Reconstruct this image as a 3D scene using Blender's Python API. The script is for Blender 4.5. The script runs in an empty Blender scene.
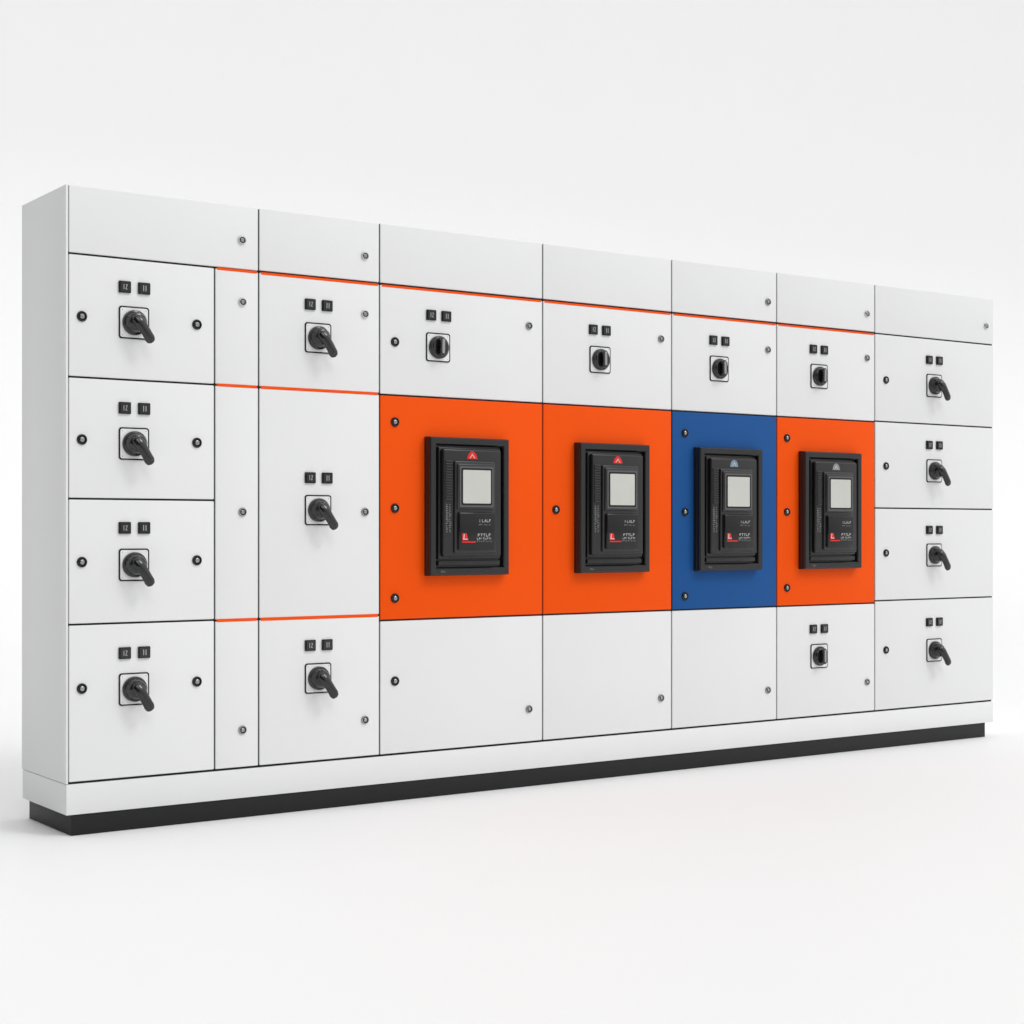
import bpy, bmesh, math, random
from mathutils import Vector, Matrix
random.seed(3)
D = bpy.data
col = bpy.context.scene.collection

# ------------------------------------------------------------- materials
def mat(name, color, rough=0.5, spec=0.5, metal=0.0, bump=0.0, bscale=400.0, vary=0.0, vscale=2.0, coat=0.0):
    m = D.materials.new(name); m.use_nodes = True
    nt = m.node_tree; b = nt.nodes["Principled BSDF"]
    b.inputs["Base Color"].default_value = (*color, 1)
    b.inputs["Roughness"].default_value = rough
    b.inputs["Specular IOR Level"].default_value = spec
    b.inputs["Metallic"].default_value = metal
    if coat:
        b.inputs["Coat Weight"].default_value = coat
        b.inputs["Coat Roughness"].default_value = 0.12
    geo = nt.nodes.new("ShaderNodeNewGeometry")
    if bump:
        n = nt.nodes.new("ShaderNodeTexNoise"); n.inputs["Scale"].default_value = bscale
        n.inputs["Detail"].default_value = 3
        nt.links.new(geo.outputs["Position"], n.inputs["Vector"])
        bp = nt.nodes.new("ShaderNodeBump"); bp.inputs["Strength"].default_value = bump
        bp.inputs["Distance"].default_value = 0.001
        nt.links.new(n.outputs["Fac"], bp.inputs["Height"])
        nt.links.new(bp.outputs["Normal"], b.inputs["Normal"])
    if vary:
        n2 = nt.nodes.new("ShaderNodeTexNoise"); n2.inputs["Scale"].default_value = vscale
        n2.inputs["Detail"].default_value = 4
        nt.links.new(geo.outputs["Position"], n2.inputs["Vector"])
        mr = nt.nodes.new("ShaderNodeMapRange")
        mr.inputs["To Min"].default_value = 1 - vary; mr.inputs["To Max"].default_value = 1 + vary
        nt.links.new(n2.outputs["Fac"], mr.inputs["Value"])
        mx = nt.nodes.new("ShaderNodeMix"); mx.data_type = 'RGBA'; mx.blend_type = 'MULTIPLY'
        mx.inputs["Factor"].default_value = 1
        mx.inputs["A"].default_value = (*color, 1)
        nt.links.new(mr.outputs["Result"], mx.inputs["B"])
        nt.links.new(mx.outputs["Result"], b.inputs["Base Color"])
        mr2 = nt.nodes.new("ShaderNodeMapRange")
        mr2.inputs["To Min"].default_value = rough - 0.04; mr2.inputs["To Max"].default_value = rough + 0.04
        nt.links.new(n2.outputs["Fac"], mr2.inputs["Value"])
        nt.links.new(mr2.outputs["Result"], b.inputs["Roughness"])
    return m

M_white = mat("white_powder_coat", (0.805, 0.808, 0.812), 0.42, 0.3, bump=0.12, bscale=500, vary=0.018)
M_orange = mat("orange_powder_coat", (0.90, 0.088, 0.0015), 0.5, 0.10, bump=0.12, bscale=500, vary=0.02)
M_blue = mat("blue_powder_coat", (0.010, 0.084, 0.285), 0.5, 0.15, bump=0.12, bscale=500, vary=0.03)
M_gasket = mat("black_gasket", (0.022, 0.022, 0.023), 0.8, 0.15)
M_base = mat("black_base_paint", (0.012, 0.012, 0.013), 0.55, 0.3, bump=0.2, bscale=300, vary=0.1)
M_black = mat("black_plastic", (0.011, 0.011, 0.012), 0.28, 0.5)
M_handle = mat("glossy_handle_plastic", (0.007, 0.007, 0.008), 0.20, 0.5, coat=0.3)
M_pointer = mat("grey_pointer_plastic", (0.30, 0.30, 0.305), 0.25, 0.5)
M_gloss = mat("glossy_black_plastic", (0.008, 0.008, 0.009), 0.16, 0.4)
M_dgrey = mat("dark_grey_plastic", (0.024, 0.024, 0.026), 0.28, 0.5)
M_mgrey = mat("mid_grey_plastic", (0.10, 0.10, 0.102), 0.35, 0.4)
M_screen = mat("grey_display_glass", (0.58, 0.59, 0.545), 0.12, 0.5, vary=0.06, vscale=9)
M_metal = mat("bright_steel", (0.58, 0.58, 0.59), 0.25, 0.5, metal=1.0)
M_dmetal = mat("dark_steel", (0.34, 0.34, 0.345), 0.25, 0.5, metal=1.0)
M_plate = mat("white_switch_plate", (0.86, 0.86, 0.86), 0.35, 0.4)
M_ink = mat("white_ink", (0.60, 0.60, 0.60), 0.6, 0.2)
M_inki = mat("pale_grey_ink", (0.46, 0.46, 0.46), 0.6, 0.2)
M_inkg = mat("grey_ink", (0.28, 0.28, 0.28), 0.6, 0.2)
M_red = mat("red_ink", (0.75, 0.02, 0.015), 0.45, 0.3)
M_lblue = mat("muted_blue_ink", (0.20, 0.28, 0.37), 0.45, 0.3)
M_lens = mat("smoked_lens", (0.014, 0.014, 0.016), 0.08, 0.5)

# ------------------------------------------------------------- helpers
def finish(bm, name, mats, smooth=True, angle=35):
    me = D.meshes.new(name)
    bmesh.ops.recalc_face_normals(bm, faces=bm.faces[:])
    bm.to_mesh(me); bm.free()
    for m in (mats if isinstance(mats, (list, tuple)) else [mats]):
        me.materials.append(m)
    if smooth:
        me.polygons.foreach_set("use_smooth", [True] * len(me.polygons))
        me.set_sharp_from_angle(angle=math.radians(angle))
    return me

def add_box(bm, x0, x1, y0, y1, z0, z1, bev=0.0, seg=2, mi=0):
    t = bmesh.new()
    bmesh.ops.create_cube(t, size=1)
    for v in t.verts:
        v.co = Vector(((x0 + x1) / 2 + v.co.x * (x1 - x0), (y0 + y1) / 2 + v.co.y * (y1 - y0), (z0 + z1) / 2 + v.co.z * (z1 - z0)))
    if bev:
        bmesh.ops.bevel(t, geom=t.edges[:], offset=bev, segments=seg, profile=0.5, affect='EDGES')
    for f in t.faces: f.material_index = mi
    tm = D.meshes.new("tmp"); t.to_mesh(tm); t.free(); bm.from_mesh(tm); D.meshes.remove(tm)

def add_poly(bm, pts, y0, y1, mi=0):
    a = [bm.verts.new((p[0], y0, p[1])) for p in pts]
    b = [bm.verts.new((p[0], y1, p[1])) for p in pts]
    n = len(pts)
    fs = [bm.faces.new(b), bm.faces.new(a[::-1])]
    for i in range(n):
        fs.append(bm.faces.new((a[i], a[(i + 1) % n], b[(i + 1) % n], b[i])))
    for f in fs: f.material_index = mi

def rrect(cx, cz, w, h, r, n=5):
    pts = []
    for (sx, sz, a0) in ((1, 1, 0), (-1, 1, 90), (-1, -1, 180), (1, -1, 270)):
        for i in range(n + 1):
            a = math.radians(a0 + 90 * i / n)
            pts.append((cx + sx * (w / 2 - r) + r * math.cos(a), cz + sz * (h / 2 - r) + r * math.sin(a)))
    return pts

def add_lathe(bm, prof, n=40, cx=0, cz=0, mi=0):
    rings = []
    for (r, y) in prof:
        if r < 1e-6:
            rings.append([bm.verts.new((cx, y, cz))])
        else:
            rings.append([bm.verts.new((cx + r * math.cos(2 * math.pi * i / n), y, cz + r * math.sin(2 * math.pi * i / n))) for i in range(n)])
    for a, b in zip(rings, rings[1:]):
        for i in range(n):
            j = (i + 1) % n
            if len(a) == 1 and len(b) == 1: continue
            if len(a) == 1: f = bm.faces.new((a[0], b[i], b[j]))
            elif len(b) == 1: f = bm.faces.new((a[i], a[j], b[0]))
            else: f = bm.faces.new((a[i], a[j], b[j], b[i]))
            f.material_index = mi

def add_tube(bm, path, n=20, mi=0):
    rings = []
    for k, (p, ra, rb) in enumerate(path):
        p0 = path[max(k - 1, 0)][0]; p1 = path[min(k + 1, len(path) - 1)][0]
        t = (p1 - p0).normalized()
        side = t.cross(Vector((0, 1, 0))).normalized()
        up = side.cross(t).normalized()
        rings.append([bm.verts.new(p + side * ra * math.cos(2 * math.pi * i / n) + up * rb * math.sin(2 * math.pi * i / n)) for i in range(n)])
    for a, b in zip(rings, rings[1:]):
        for i in range(n):
            j = (i + 1) % n
            bm.faces.new((a[i], a[j], b[j], b[i])).material_index = mi
    bm.faces.new(rings[0]).material_index = mi
    bm.faces.new(rings[-1][::-1]).material_index = mi

WORLD = {}
def put(name, data, parent, loc):
    o = D.objects.new(name, data)
    col.objects.link(o)
    loc = Vector(loc)
    WORLD[o.name] = loc
    if parent is not None:
        o.parent = parent
        o.location = loc - WORLD[parent.name]
    else:
        o.location = loc
    return o

# ------------------------------------------------------------- switchboard
L, DEP = 4.746, 0.443
ZF = -0.007
board = put("switchboard", None, None, (L / 2, DEP / 2, ZF))
board.empty_display_size = 0.3
board["label"] = "long white floor-standing electrical switchboard with orange and blue panels"
board["category"] = "switchboard"

Z0, ZT = 0.1733, 2.1700
XL = 0.0110
bm = bmesh.new(); add_box(bm, 0.000, L, 0.0225, DEP, 0.1685, ZT, 0.002)
add_box(bm, 0.000, 0.0080, 0.0, 0.0235, 0.1685, ZT, 0.0012)
put("cabinet_body", finish(bm, "cabinet_body", M_white), board, (0, 0, 0))
bm = bmesh.new(); add_box(bm, 0.0087, L - 0.004, 0.0056, 0.0223, 0.173, ZT - 0.004)
put("door_gasket", finish(bm, "door_gasket", M_gasket), board, (0, 0, 0))
bm = bmesh.new(); add_box(bm, 0.002, L - 0.001, 0.001, DEP - 0.002, 0.064, 0.1665, 0.0015)
put("plinth", finish(bm, "plinth", [M_white]), board, (0, 0, 0))
bm = bmesh.new(); add_box(bm, 0.0085, L - 0.01, 0.006, DEP - 0.01, 0.1655, 0.1728, 0)
put("plinth_joint", finish(bm, "plinth_joint", [M_gasket]), board, (0, 0, 0))
bm = bmesh.new(); add_box(bm, 0.020, 4.69, 0.006, DEP - 0.02, ZF, 0.0635, 0.002)
put("base_skirting", finish(bm, "base_skirting", M_base), board, (0, 0, 0))

G = 0.0032
GV = 0.0027
def door(x0, x1, z0, z1, m=M_white, name="door", gb=G):
    w, h = x1 - x0, z1 - z0
    bm = bmesh.new()
    gx0 = 0.0 if x0 == XL else GV
    gx1 = 0.0 if x1 == L else GV
    add_box(bm, gx0, w - gx1, 0, 0.018, (0.0010 if z0 == Z0 else gb), h - (0 if z1 == ZT else G), 0.0040, 4)
    return put(name, finish(bm, name, m), board, (x0, 0, z0))

X = [XL, 0.710, 1.2105, 1.968, 2.647, 3.2615, 3.894, L]
XB = 0.539
R1, R2 = 1.942, 1.529
doors = {}
for i in range(7):
    doors["top", i] = door(X[i], X[i + 1], R1, ZT, name="header_panel", gb=(0.0052 if 1 <= i <= 5 else G))
za = [R1, R2, 1.1217, 0.700, Z0]
for k in range(4): doors["A", k] = door(XL, XB, za[k + 1], za[k])
zb = [R1, R2, 0.698, Z0]
for k in range(3): doors["B", k] = door(XB, X[1], zb[k + 1], zb[k], name="cable_door")
for k in range(3): doors["C", k] = door(X[1], X[2], zb[k + 1], zb[k])
zd = [R1, 1.527, 0.677, Z0]
for j, cn in enumerate("DEFG"):
    for k in range(3):
        mm = M_white if k != 1 else (M_blue if cn == "F" else M_orange)
        d_ = door(X[2 + j], X[3 + j], zd[k + 1], zd[k], mm)
        doors[cn, k] = d_
        if k == 1: d_["label"] = ("blue" if cn == "F" else "orange") + " painted door carrying a circuit breaker"
zh = [R1, 1.530, 1.1225, 0.687, Z0]
for k in range(4): doors["H", k] = door(X[6], L, zh[k + 1], zh[k])

def strip(x0, x1, ztop, hh=0.0085):
    bm = bmesh.new(); add_box(bm, 0.0080, x1 - x0 - 0.0080, 0, 0.0188, -hh, 0, 0.0006, 1)
    put("accent_strip", finish(bm, "accent_strip", M_orange), board, (x0, -0.0008, ztop))
strip(XB, X[1], R1 + 0.001, 0.0090); strip(XB, X[1], R2 + 0.0045, 0.0100); strip(XB, X[1], 0.698 + 0.0048, 0.0105)
strip(X[1], X[2], R1 - 0.0005, 0.0090); strip(X[1], X[2], R2 + 0.0045, 0.0105); strip(X[1], X[2], 0.698 + 0.0048, 0.0115)
for j in range(2, 6): strip(X[j], X[j + 1], R1 - 0.0015, 0.0085)

# ---------------------------------------------------------------- locks
def lock_mesh(name, r, body, core, slot):
    bm = bmesh.new()
    add_lathe(bm, [(r * 1.0, 0.0), (r * 1.0, -0.003), (r * 0.90, -0.0062), (r * 0.72, -0.0068), (r * 0.60, -0.0030)], 32, mi=0)
    add_lathe(bm, [(r * 0.61, -0.0030), (r * 0.46, -0.0030)], 32, mi=2)
    add_lathe(bm, [(r * 0.46, -0.0030), (r * 0.44, -0.0060), (r * 0.34, -0.0070), (0, -0.0073)], 32, mi=1)
    return finish(bm, name, [body, core, slot], angle=25)
LK_dark = lock_mesh("door_lock_dark", 0.0180, M_gloss, M_dmetal, M_gloss)
LK_mid = lock_mesh("door_lock_mid", 0.0160, M_dmetal, M_dmetal, M_gloss)
LK_lite = lock_mesh("door_lock_steel", 0.0160, M_metal, M_dmetal, M_gloss)
def lock(dk, x, z, me):
    put("door_lock", me, doors[dk], (x, 0, z))

for k, z in enumerate((1.733, 1.320, 0.909, 0.485)):
    lock(("A", k), 0.0552, z, LK_dark); lock(("A", k), 0.4705, z + 0.002, LK_dark)
for k, z in enumerate((1.828, 1.081, 0.306)): lock(("B", k), 0.645, z, LK_lite if k < 1 else LK_mid)
lock(("top", 0), 0.643, 2.048, LK_lite)
lock(("top", 1), 1.1458, 2.040, LK_lite)
lock(("top", 4), 3.206, 2.033, LK_mid)
lock(("top", 5), 3.840, 2.028, LK_lite)
lock(("top", 6), 4.689, 2.032, LK_lite)
for k, z in enumerate((1.823, 1.085, 0.309)): lock(("C", k), 1.1458, z, LK_lite if k < 1 else LK_mid)
lock(("D", 0), 1.276, 1.728, LK_dark); lock(("D", 0), 1.8986, 1.833, LK_mid)
for z in (1.4255, 1.100, 0.760): lock(("D", 1), 1.276, z, LK_dark)
lock(("D", 2), 1.276, 0.447, LK_dark); lock(("D", 2), 1.8986, 0.303, LK_mid)
lock(("E", 0), 2.586, 1.827, LK_mid); lock(("E", 1), 2.033, 1.100, LK_dark); lock(("E", 2), 2.586, 0.3075, LK_mid)
lock(("F", 0), 3.206, 1.820, LK_mid); lock(("F", 2), 3.206, 0.307, LK_mid)
for z in (1.4336, 1.096, 0.735): lock(("F", 1), 2.7197, z, LK_dark)
lock(("G", 0), 3.840, 1.822, LK_mid); lock(("G", 2), 3.840, 0.310, LK_mid)
for z in (1.432, 1.100, 0.759): lock(("G", 1), 3.323, z, LK_dark)
for k, z in enumerate((1.726, 1.321, 0.911, 0.454)): lock(("H", k), 3.968, z, LK_dark)

# ------------------------------------------------------ indicator windows
def indicator_mesh(kind):
    bm = bmesh.new()
    add_poly(bm, rrect(0, 0, 0.043, 0.040, 0.0025), 0, -0.006, 0)
    add_poly(bm, rrect(0, 0, 0.040, 0.037, 0.0025), -0.006, -0.008, 0)
    add_poly(bm, rrect(0, 0, 0.035, 0.033, 0.002), -0.008, -0.0095, 1)
    y0, y1 = -0.0095, -0.0099
    if kind == 0:
        add_box(bm, -0.0065, -0.0045, y1, y0, -0.0085, 0.0085, mi=2)
        add_box(bm, 0.0005, 0.0070, y1, y0, 0.0067, 0.0085, mi=2)
        add_poly(bm, [(0.0050, 0.0067), (0.0070, 0.0067), (0.0025, -0.0067), (0.0005, -0.0067)], y0, y1, 2)
        add_box(bm, 0.0005, 0.0070, y1, y0, -0.0085, -0.0067, mi=2)
    else:
        add_box(bm, -0.0055, -0.0030, y1, y0, -0.0095, 0.0095, mi=2)
        add_box(bm, 0.0030, 0.0055, y1, y0, -0.0095, 0.0095, mi=2)
    return finish(bm, "indicator_light", [M_gloss, M_lens, M_inki])
IND = [indicator_mesh(0), indicator_mesh(1)]
def indicators(dk, xa, xb, z):
    put("indicator_light", IND[0], doors[dk], (xa, 0, z))
    put("indicator_light", IND[1], doors[dk], (xb, 0, z))

# --------------------------------------------------------- rotary switches
bm = bmesh.new()
add_poly(bm, rrect(0, 0, 0.109, 0.111, 0.010), 0, -0.003, 1)
add_poly(bm, rrect(0, 0, 0.0990, 0.1010, 0.007), -0.003, -0.0040, 0)
for (sx, sz) in ((1, 1), (-1, 1), (1, -1), (-1, -1)):
    add_lathe(bm, [(0.0020, -0.0040), (0.0018, -0.0048), (0, -0.0050)], 12, sx * 0.0425, sz * 0.0435, mi=2)
ME_plate = finish(bm, "mounting_plate", [M_plate, M_gloss, M_metal])

bm = bmesh.new()
add_lathe(bm, [(0.043, -0.0041), (0.043, -0.015), (0.0415, -0.0175), (0.037, -0.019), (0.0335, -0.030), (0.031, -0.040), (0.027, -0.0455), (0.018, -0.0490), (0.008, -0.0503), (0, -0.0505)], 48)
ME_hub = finish(bm, "rotary_switch_lever_type", [M_handle], angle=32)
bm = bmesh.new()
add_lathe(bm, [(0.044, -0.0041), (0.044, -0.012), (0.0425, -0.0145), (0.038, -0.016), (0.036, -0.021), (0.0335, -0.023), (0, -0.0235)], 48)
ME_knob = finish(bm, "rotary_switch_knob_type", [M_handle], angle=28)

def lerp_path(pts, steps=4):
    out = []
    P = [Vector(p[:3]) for p in pts]
    for i in range(len(pts) - 1):
        for s in range(steps):
            t = s / steps
            p0 = P[max(i - 1, 0)]; p1 = P[i]; p2 = P[i + 1]; p3 = P[min(i + 2, len(P) - 1)]
            q = 0.5 * ((2 * p1) + (p2 - p0) * t + (2 * p0 - 5 * p1 + 4 * p2 - p3) * t * t + (3 * p1 - p0 - 3 * p2 + p3) * t ** 3)
            out.append((q, pts[i][3] * (1 - t) + pts[i + 1][3] * t, pts[i][4] * (1 - t) + pts[i + 1][4] * t))
    out.append((P[-1], pts[-1][3], pts[-1][4]))
    return out
bm = bmesh.new()
add_tube(bm, lerp_path([(-0.014, -0.044, 0.018, 0.006, 0.005), (-0.010, -0.048, 0.012, 0.017, 0.011), (0.0, -0.053, -0.002, 0.0205, 0.0135), (0.012, -0.057, -0.022, 0.0175, 0.0125),
                        (0.025, -0.059, -0.045, 0.0175, 0.0125), (0.0315, -0.059, -0.057, 0.0185, 0.0125), (0.037, -0.059, -0.067, 0.0145, 0.009), (0.0395, -0.059, -0.0715, 0.005, 0.003)], 5), 28)
ME_lever = finish(bm, "lever", [M_handle], angle=60)
bm = bmesh.new()
add_poly(bm, rrect(0, 0, 0.024, 0.070, 0.010, 8), -0.023, -0.042)
bmesh.ops.bevel(bm, geom=[e for e in bm.edges if all(abs(v.co.y + 0.042) < 1e-5 for v in e.verts)], offset=0.005, segments=4, profile=0.5, affect='EDGES')
add_poly(bm, rrect(0, 0.002, 0.0115, 0.056, 0.005, 5), -0.0418, -0.0426, 1)
ME_grip = finish(bm, "grip", [M_handle, M_pointer], angle=40)

def rotary(x, z, lever):
    k = put("rotary_switch", ME_hub if lever else ME_knob, board, (x, 0, z))
    put("mounting_plate", ME_plate, k, (x, 0, z))
    if lever:
        l_ = put("lever", ME_lever, k, (x, 0, z))
        l_.rotation_euler = (0, math.radians(random.uniform(-3, 2)), 0)
    else:
        l_ = put("grip", ME_grip, k, (x, 0, z))
        l_.rotation_euler = (0, math.radians(random.uniform(-1.5, 1.5)), 0)

for k, (zi, zp) in enumerate(((1.844, 1.724), (1.432, 1.311), (1.024, 0.898), (0.598, 0.474))):
    indicators(("A", k), 0.205, 0.2745, zi); rotary(0.2387, zp, True)
for k, (zi, zp) in enumerate(((1.841, 1.720), (1.208, 1.090), (0.596, 0.475))):
    indicators(("C", k), 0.915, 0.985, zi); rotary(0.948, zp, True)
for cn, xa, xb, xp in (("D", 1.4365, 1.505, 1.4684), ("E", 2.222, 2.290, 2.258), ("F", 2.880, 2.950, 2.915), ("G", 3.487, 3.557, 3.525)):
    indicators((cn, 0), xa, xb, 1.841); rotary(xp, 1.719, False)
indicators(("G", 2), 3.487, 3.557, 0.569); rotary(3.525, 0.445, False)
for k, (zi, zp) in enumerate(((1.839, 1.716), (1.429, 1.305), (1.020, 0.899), (0.576, 0.440))):
    indicators(("H", k), 4.269, 4.341, zi); rotary(4.305, zp, True)

# --------------------------------------------------------- circuit breakers
W, H = 0.372, 0.533
def rim(bm, x0, x1, z0, z1, prof):
    loops = []
    for (ins, y) in prof:
        loops.append([bm.verts.new(p) for p in ((x0 + ins, y, z0 + ins), (x1 - ins, y, z0 + ins), (x1 - ins, y, z1 - ins), (x0 + ins, y, z1 - ins))])
    for a, b in zip(loops, loops[1:]):
        for i in range(4):
            j = (i + 1) % 4
            bm.faces.new((a[i], a[j], b[j], b[i]))
bm = bmesh.new()
add_box(bm, 0, W, -0.020, 0, 0, H, 0.003)
rim(bm, 0.002, W - 0.002, 0.002, H - 0.002, [(0, -0.018), (0, -0.0355), (0.0045, -0.0410), (0.0250, -0.0410), (0.0280, -0.0380), (0.0310, -0.0260), (0.0320, -0.0185)])
add_box(bm, 0.042, W - 0.044, -0.036, -0.018, 0.039, 0.058, 0.003, 3)
ME_frame = finish(bm, "circuit_breaker_frame", [M_black], angle=20)
bm = bmesh.new()
add_box(bm, 0.042, 0.330, -0.036, -0.0195, 0.064, 0.493, 0.004, 3)
add_box(bm, 0.051, 0.320, -0.056, -0.0335, 0.074, 0.486, 0.007, 4)
for i in range(15):
    z = 0.436 - i * 0.0104
    add_box(bm, 0.060, 0.092, -0.0620, -0.0555, z, z + 0.0052, 0.0018, 2, mi=1)
ME_cover = finish(bm, "front_cover", [M_black, M_dgrey])
bm = bmesh.new()
add_box(bm, 0.098, 0.286, -0.066, -0.0555, 0.088, 0.440, 0.004, 3)
add_box(bm, 0.106, 0.278, -0.074, -0.0655, 0.256, 0.430, 0.004, 3)
ME_unit = finish(bm, "control_unit", [M_dgrey])
bm = bmesh.new()
CX, CZ = 0.191, 0.342
add_poly(bm, rrect(CX, CZ, 0.156, 0.156, 0.006), -0.074, -0.0770, 1)
add_poly(bm, rrect(CX, CZ, 0.142, 0.142, 0.005), -0.0770, -0.0780, 0)
add_poly(bm, rrect(CX, CZ, 0.128, 0.128, 0.004), -0.0780, -0.0785, 2)
ME_screen = finish(bm, "display_screen", [M_gloss, M_mgrey, M_screen])
bm = bmesh.new()
add_box(bm, 0.108, 0.276, -0.0800, -0.0655, 0.098, 0.244, 0.006, 3)
ME_keypad = finish(bm, "keypad_panel", [M_gloss])

def glyph(bm, x, z, w, h, k, mi, y0, y1, t=None):
    t = t or w * 0.24
    if k in (0, 1, 2): add_box(bm, x, x + t, y1, y0, z, z + h, mi=mi)
    if k == 1: add_box(bm, x + t, x + w, y1, y0, z, z + t, mi=mi)
    if k in (2, 3): add_box(bm, x + (t if k == 2 else 0), x + w, y1, y0, z + h - t, z + h, mi=mi)
    if k == 2: add_box(bm, x + t, x + w * 0.8, y1, y0, z + h * 0.45, z + h * 0.45 + t, mi=mi)
    if k == 3: add_box(bm, x + w * 0.36, x + w * 0.36 + t, y1, y0, z, z + h - t, mi=mi)
    if k == 4:
        add_poly(bm, [(x, z), (x + t, z), (x + w / 2 + t / 2, z + h), (x + w / 2 - t / 2, z + h)], y0, y1, mi)
        add_poly(bm, [(x + w - t, z), (x + w, z), (x + w / 2 + t / 2, z + h * 0.98), (x + w / 2, z + h * 0.8)], y0, y1 - 0.0001, mi)
MM = [M_black, M_ink, M_red, M_inkg]
r = random.Random(5)
y0, y1 = -0.0800, -0.0803
bm = bmesh.new()
for i, k in enumerate((0, 1, 4, 1, 2)): glyph(bm, 0.202 + i * 0.0110, 0.206, 0.0080, 0.0105, k, 1, y0, y1, 0.0015)
for i in range(8): glyph(bm, 0.198 + i * 0.0078, 0.194, 0.0056, 0.0045, r.choice((0, 1, 2, 3)), 3, y0, y1, 0.0010)
ME_t1 = finish(bm, "printed_lettering", MM)
bm = bmesh.new()
add_poly(bm, [(0.122, 0.136), (0.150, 0.136), (0.141, 0.163), (0.122, 0.163)], y0, y1, 2)
add_poly(bm, [(0.126, 0.139), (0.146, 0.139), (0.146, 0.142), (0.1305, 0.142), (0.1325, 0.160), (0.1290, 0.160)], y1, y1 - 0.0003, 1)
add_box(bm, 0.122, 0.184, y1, y0, 0.1270, 0.1320, mi=2)
ME_t2 = finish(bm, "red_logo", MM)
bm = bmesh.new()
for i in range(5): glyph(bm, 0.194 + i * 0.0125, 0.151, 0.0090, 0.0105, (2, 3, 3, 1, 2)[i], 1, y0, y1, 0.0017)
for i in range(8): glyph(bm, 0.190 + i * 0.0090, 0.139, 0.0066, 0.0070, (1, 2, 0, 3, 1, 2, 3, 0)[i], 1, y0, y1, 0.0013)
for i in range(8): glyph(bm, 0.190 + i * 0.0090, 0.1295, 0.0064, 0.0055, r.choice((0, 1, 2, 3)), 3, y0, y1, 0.0012)
ME_t3 = finish(bm, "rating_lettering", MM)
bm = bmesh.new(); y0, y1 = -0.056, -0.0563
for c_ in range(2):
    for i in range(14): glyph(bm, 0.063 + c_ * 0.014 + r.uniform(0, 0.002), 0.270 - i * 0.0080, 0.011 * r.uniform(0.5, 1), 0.0046, r.choice((2, 3, 1)), 3, y0, y1, 0.0013)
ME_t4 = finish(bm, "side_lettering", MM)
bm = bmesh.new(); y0, y1 = -0.0410, -0.0413
for i in range(3): glyph(bm, 0.052 + i * 0.008, 0.013, 0.0055, 0.007, r.choice((0, 1, 2, 3)), 3, y0, y1, 0.0012)
ME_t5 = finish(bm, "foot_lettering", MM)

def emblem(m, arch):
    bm = bmesh.new(); y0, y1 = -0.056, -0.0565
    cx, cz = 0.184, 0.461
    if arch:
        pts = [(cx - 0.024, cz - 0.011), (cx + 0.024, cz - 0.011)] + [(cx + 0.022 * math.cos(math.radians(a)), cz - 0.006 + 0.025 * math.sin(math.radians(a))) for a in range(10, 171, 16)]
    else:
        pts = [(cx - 0.025, cz - 0.011), (cx + 0.025, cz - 0.011), (cx + 0.018, cz + 0.006), (cx + 0.006, cz + 0.018), (cx - 0.006, cz + 0.018), (cx - 0.018, cz + 0.006)]
    add_poly(bm, pts, y0, y1, 0)
    add_poly(bm, [(cx - 0.013, cz - 0.009), (cx - 0.010, cz - 0.009), (cx, cz + 0.004), (cx + 0.010, cz - 0.009), (cx + 0.013, cz - 0.009), (cx, cz + 0.009)], y1, y1 - 0.0003, 1)
    return finish(bm, "emblem", [m, M_ink])
EM = {"r": emblem(M_red, False), "b": emblem(M_lblue, True), "g": emblem(M_inkg, True)}
for x, e in ((1.406, "r"), (2.124, "r"), (2.768, "b"), (3.394, "g")):
    loc = (x, -0.0005, 0.842)
    b = put("circuit_breaker", ME_frame, board, loc)
    for n, me in (("front_cover", ME_cover), ("control_unit", ME_unit), ("display_screen", ME_screen),
                  ("keypad_panel", ME_keypad), ("printed_lettering", ME_t1), ("logo", ME_t2), ("rating_lettering", ME_t3),
                  ("side_lettering", ME_t4), ("foot_lettering", ME_t5), ("emblem", EM[e])):
        put(n, me, b, loc)

# ------------------------------------------------------------- studio sweep
M_floor = mat("white_studio_floor", (0.90, 0.90, 0.90), 0.55, 0.2, bump=0.05, bscale=60, vary=0.006, vscale=1.2)
def sweep(name, prof, label):
    bm = bmesh.new(); rows = []
    for (y, z) in prof:
        rows.append([bm.verts.new((x, y, z + ZF)) for x in (-40, -10, 10, 60)])
    for a, b in zip(rows, rows[1:]):
        for i in range(3): bm.faces.new((a[i], a[i + 1], b[i + 1], b[i]))
    me = finish(bm, name, M_floor, True, 80)
    o = put(name, me, None, (0, 0, 0))
    if sum(p.normal.z for p in me.polygons) < 0: me.flip_normals()
    o["kind"] = "structure"; o["label"] = label
    return o
YC, RC = 8.0, 6.0
sweep("floor", [(-25, 0), (-8, 0), (0, 0), (YC, 0)], "plain white seamless studio floor")
sweep("backdrop", [(YC + RC * math.sin(math.radians(a * 1.5)), RC - RC * math.cos(math.radians(a * 1.5))) for a in range(61)] + [(YC + RC, 30)], "plain white seamless studio backdrop")

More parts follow.
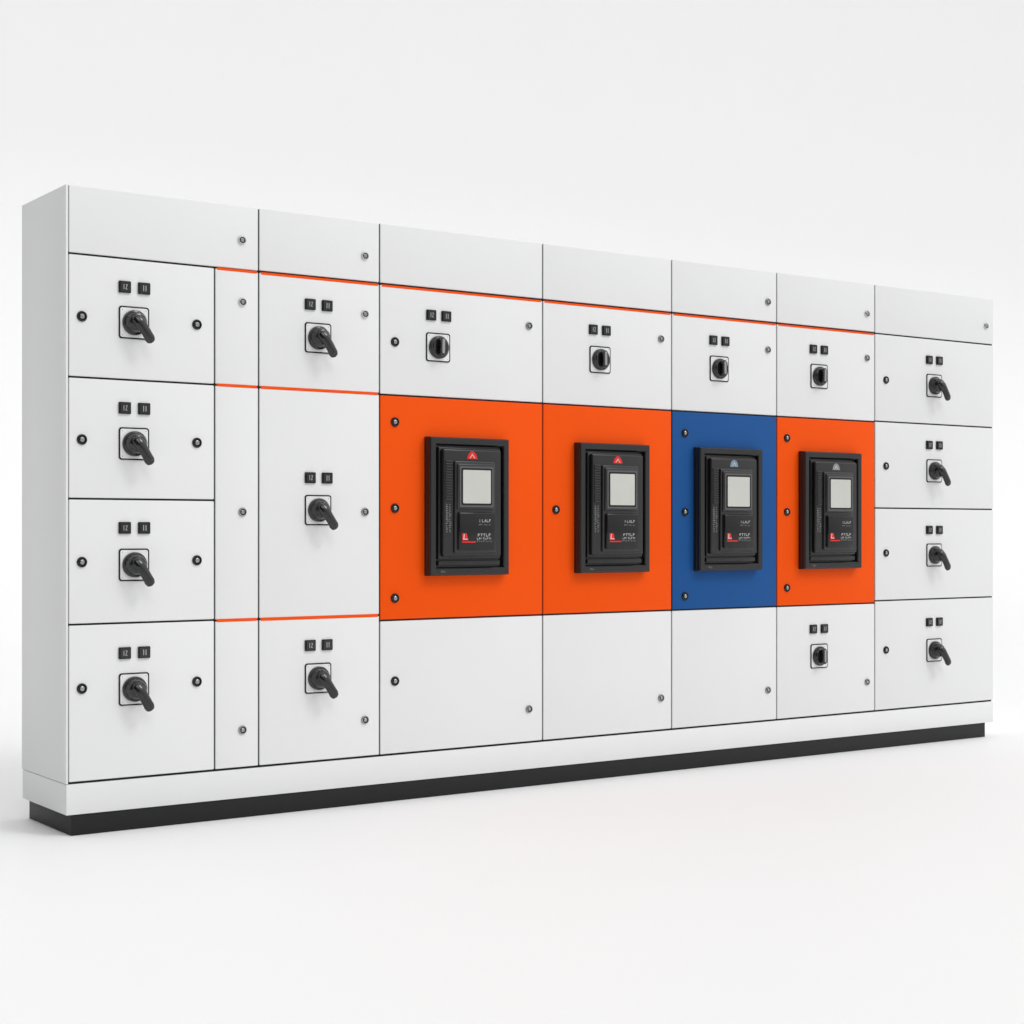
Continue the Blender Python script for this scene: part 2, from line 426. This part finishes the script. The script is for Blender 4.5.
# ------------------------------------------------------------- light
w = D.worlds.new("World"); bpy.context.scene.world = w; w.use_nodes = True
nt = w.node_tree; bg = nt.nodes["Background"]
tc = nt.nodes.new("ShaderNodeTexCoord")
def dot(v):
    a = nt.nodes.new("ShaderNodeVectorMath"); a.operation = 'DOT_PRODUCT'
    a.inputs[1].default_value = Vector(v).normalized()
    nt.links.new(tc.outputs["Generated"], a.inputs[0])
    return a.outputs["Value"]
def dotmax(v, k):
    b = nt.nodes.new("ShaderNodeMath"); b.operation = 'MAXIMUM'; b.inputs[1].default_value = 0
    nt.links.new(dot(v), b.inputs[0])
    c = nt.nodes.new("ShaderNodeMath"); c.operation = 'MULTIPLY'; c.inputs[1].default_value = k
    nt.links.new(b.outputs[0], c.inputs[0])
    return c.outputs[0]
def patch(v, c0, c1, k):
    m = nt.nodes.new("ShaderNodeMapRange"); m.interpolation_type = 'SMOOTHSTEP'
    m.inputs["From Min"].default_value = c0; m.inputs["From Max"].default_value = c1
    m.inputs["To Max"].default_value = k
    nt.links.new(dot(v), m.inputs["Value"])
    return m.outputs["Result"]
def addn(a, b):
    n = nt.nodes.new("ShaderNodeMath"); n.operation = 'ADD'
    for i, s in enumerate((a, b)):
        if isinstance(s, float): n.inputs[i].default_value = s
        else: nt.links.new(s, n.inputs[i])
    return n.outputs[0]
tot = addn(addn(addn(dotmax((0.25, 0, 1), 0.97), dotmax((0.55, -0.8, 0.25), 0.31)), dotmax((-1, -0.1, 0.1), -0.95)), 0.275)  # world light shaped by direction: brighter above and front, dimmed left to darken cabinet side
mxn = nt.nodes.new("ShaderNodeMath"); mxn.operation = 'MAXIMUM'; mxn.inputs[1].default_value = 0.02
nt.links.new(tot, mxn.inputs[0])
tot2 = addn(mxn.outputs[0], patch((-0.22, -0.72, 0.66), 0.968, 0.986, 2.5))  # unseen bright patch added to the world for highlights on knobs and edges
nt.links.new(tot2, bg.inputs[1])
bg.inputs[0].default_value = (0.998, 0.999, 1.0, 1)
sl = D.lights.new("softbox", 'SUN'); sl.energy = 0.68; sl.angle = math.radians(16); sl.color = (1, 0.998, 0.992)
so = put("key_light", sl, None, (2, -6, 7))
d = Vector((-0.38, 0.60, -0.74)).normalized()
so.rotation_euler = d.to_track_quat('-Z', 'Y').to_euler()

# ------------------------------------------------------------- camera
cam = D.cameras.new("camera"); cam.sensor_width = 36; cam.lens = 1651 / 1024 * 36
cam.shift_y = 20 / 1024; cam.clip_end = 500
co = put("camera", cam, None, (-1.941, -5.360, 1.01))
co.rotation_euler = (math.radians(90), 0, -math.atan2(0.5740, 0.8188))
sc = bpy.context.scene; sc.camera = co
sc.view_settings.view_transform = 'Standard'; sc.view_settings.look = 'None'; sc.view_settings.exposure = 0
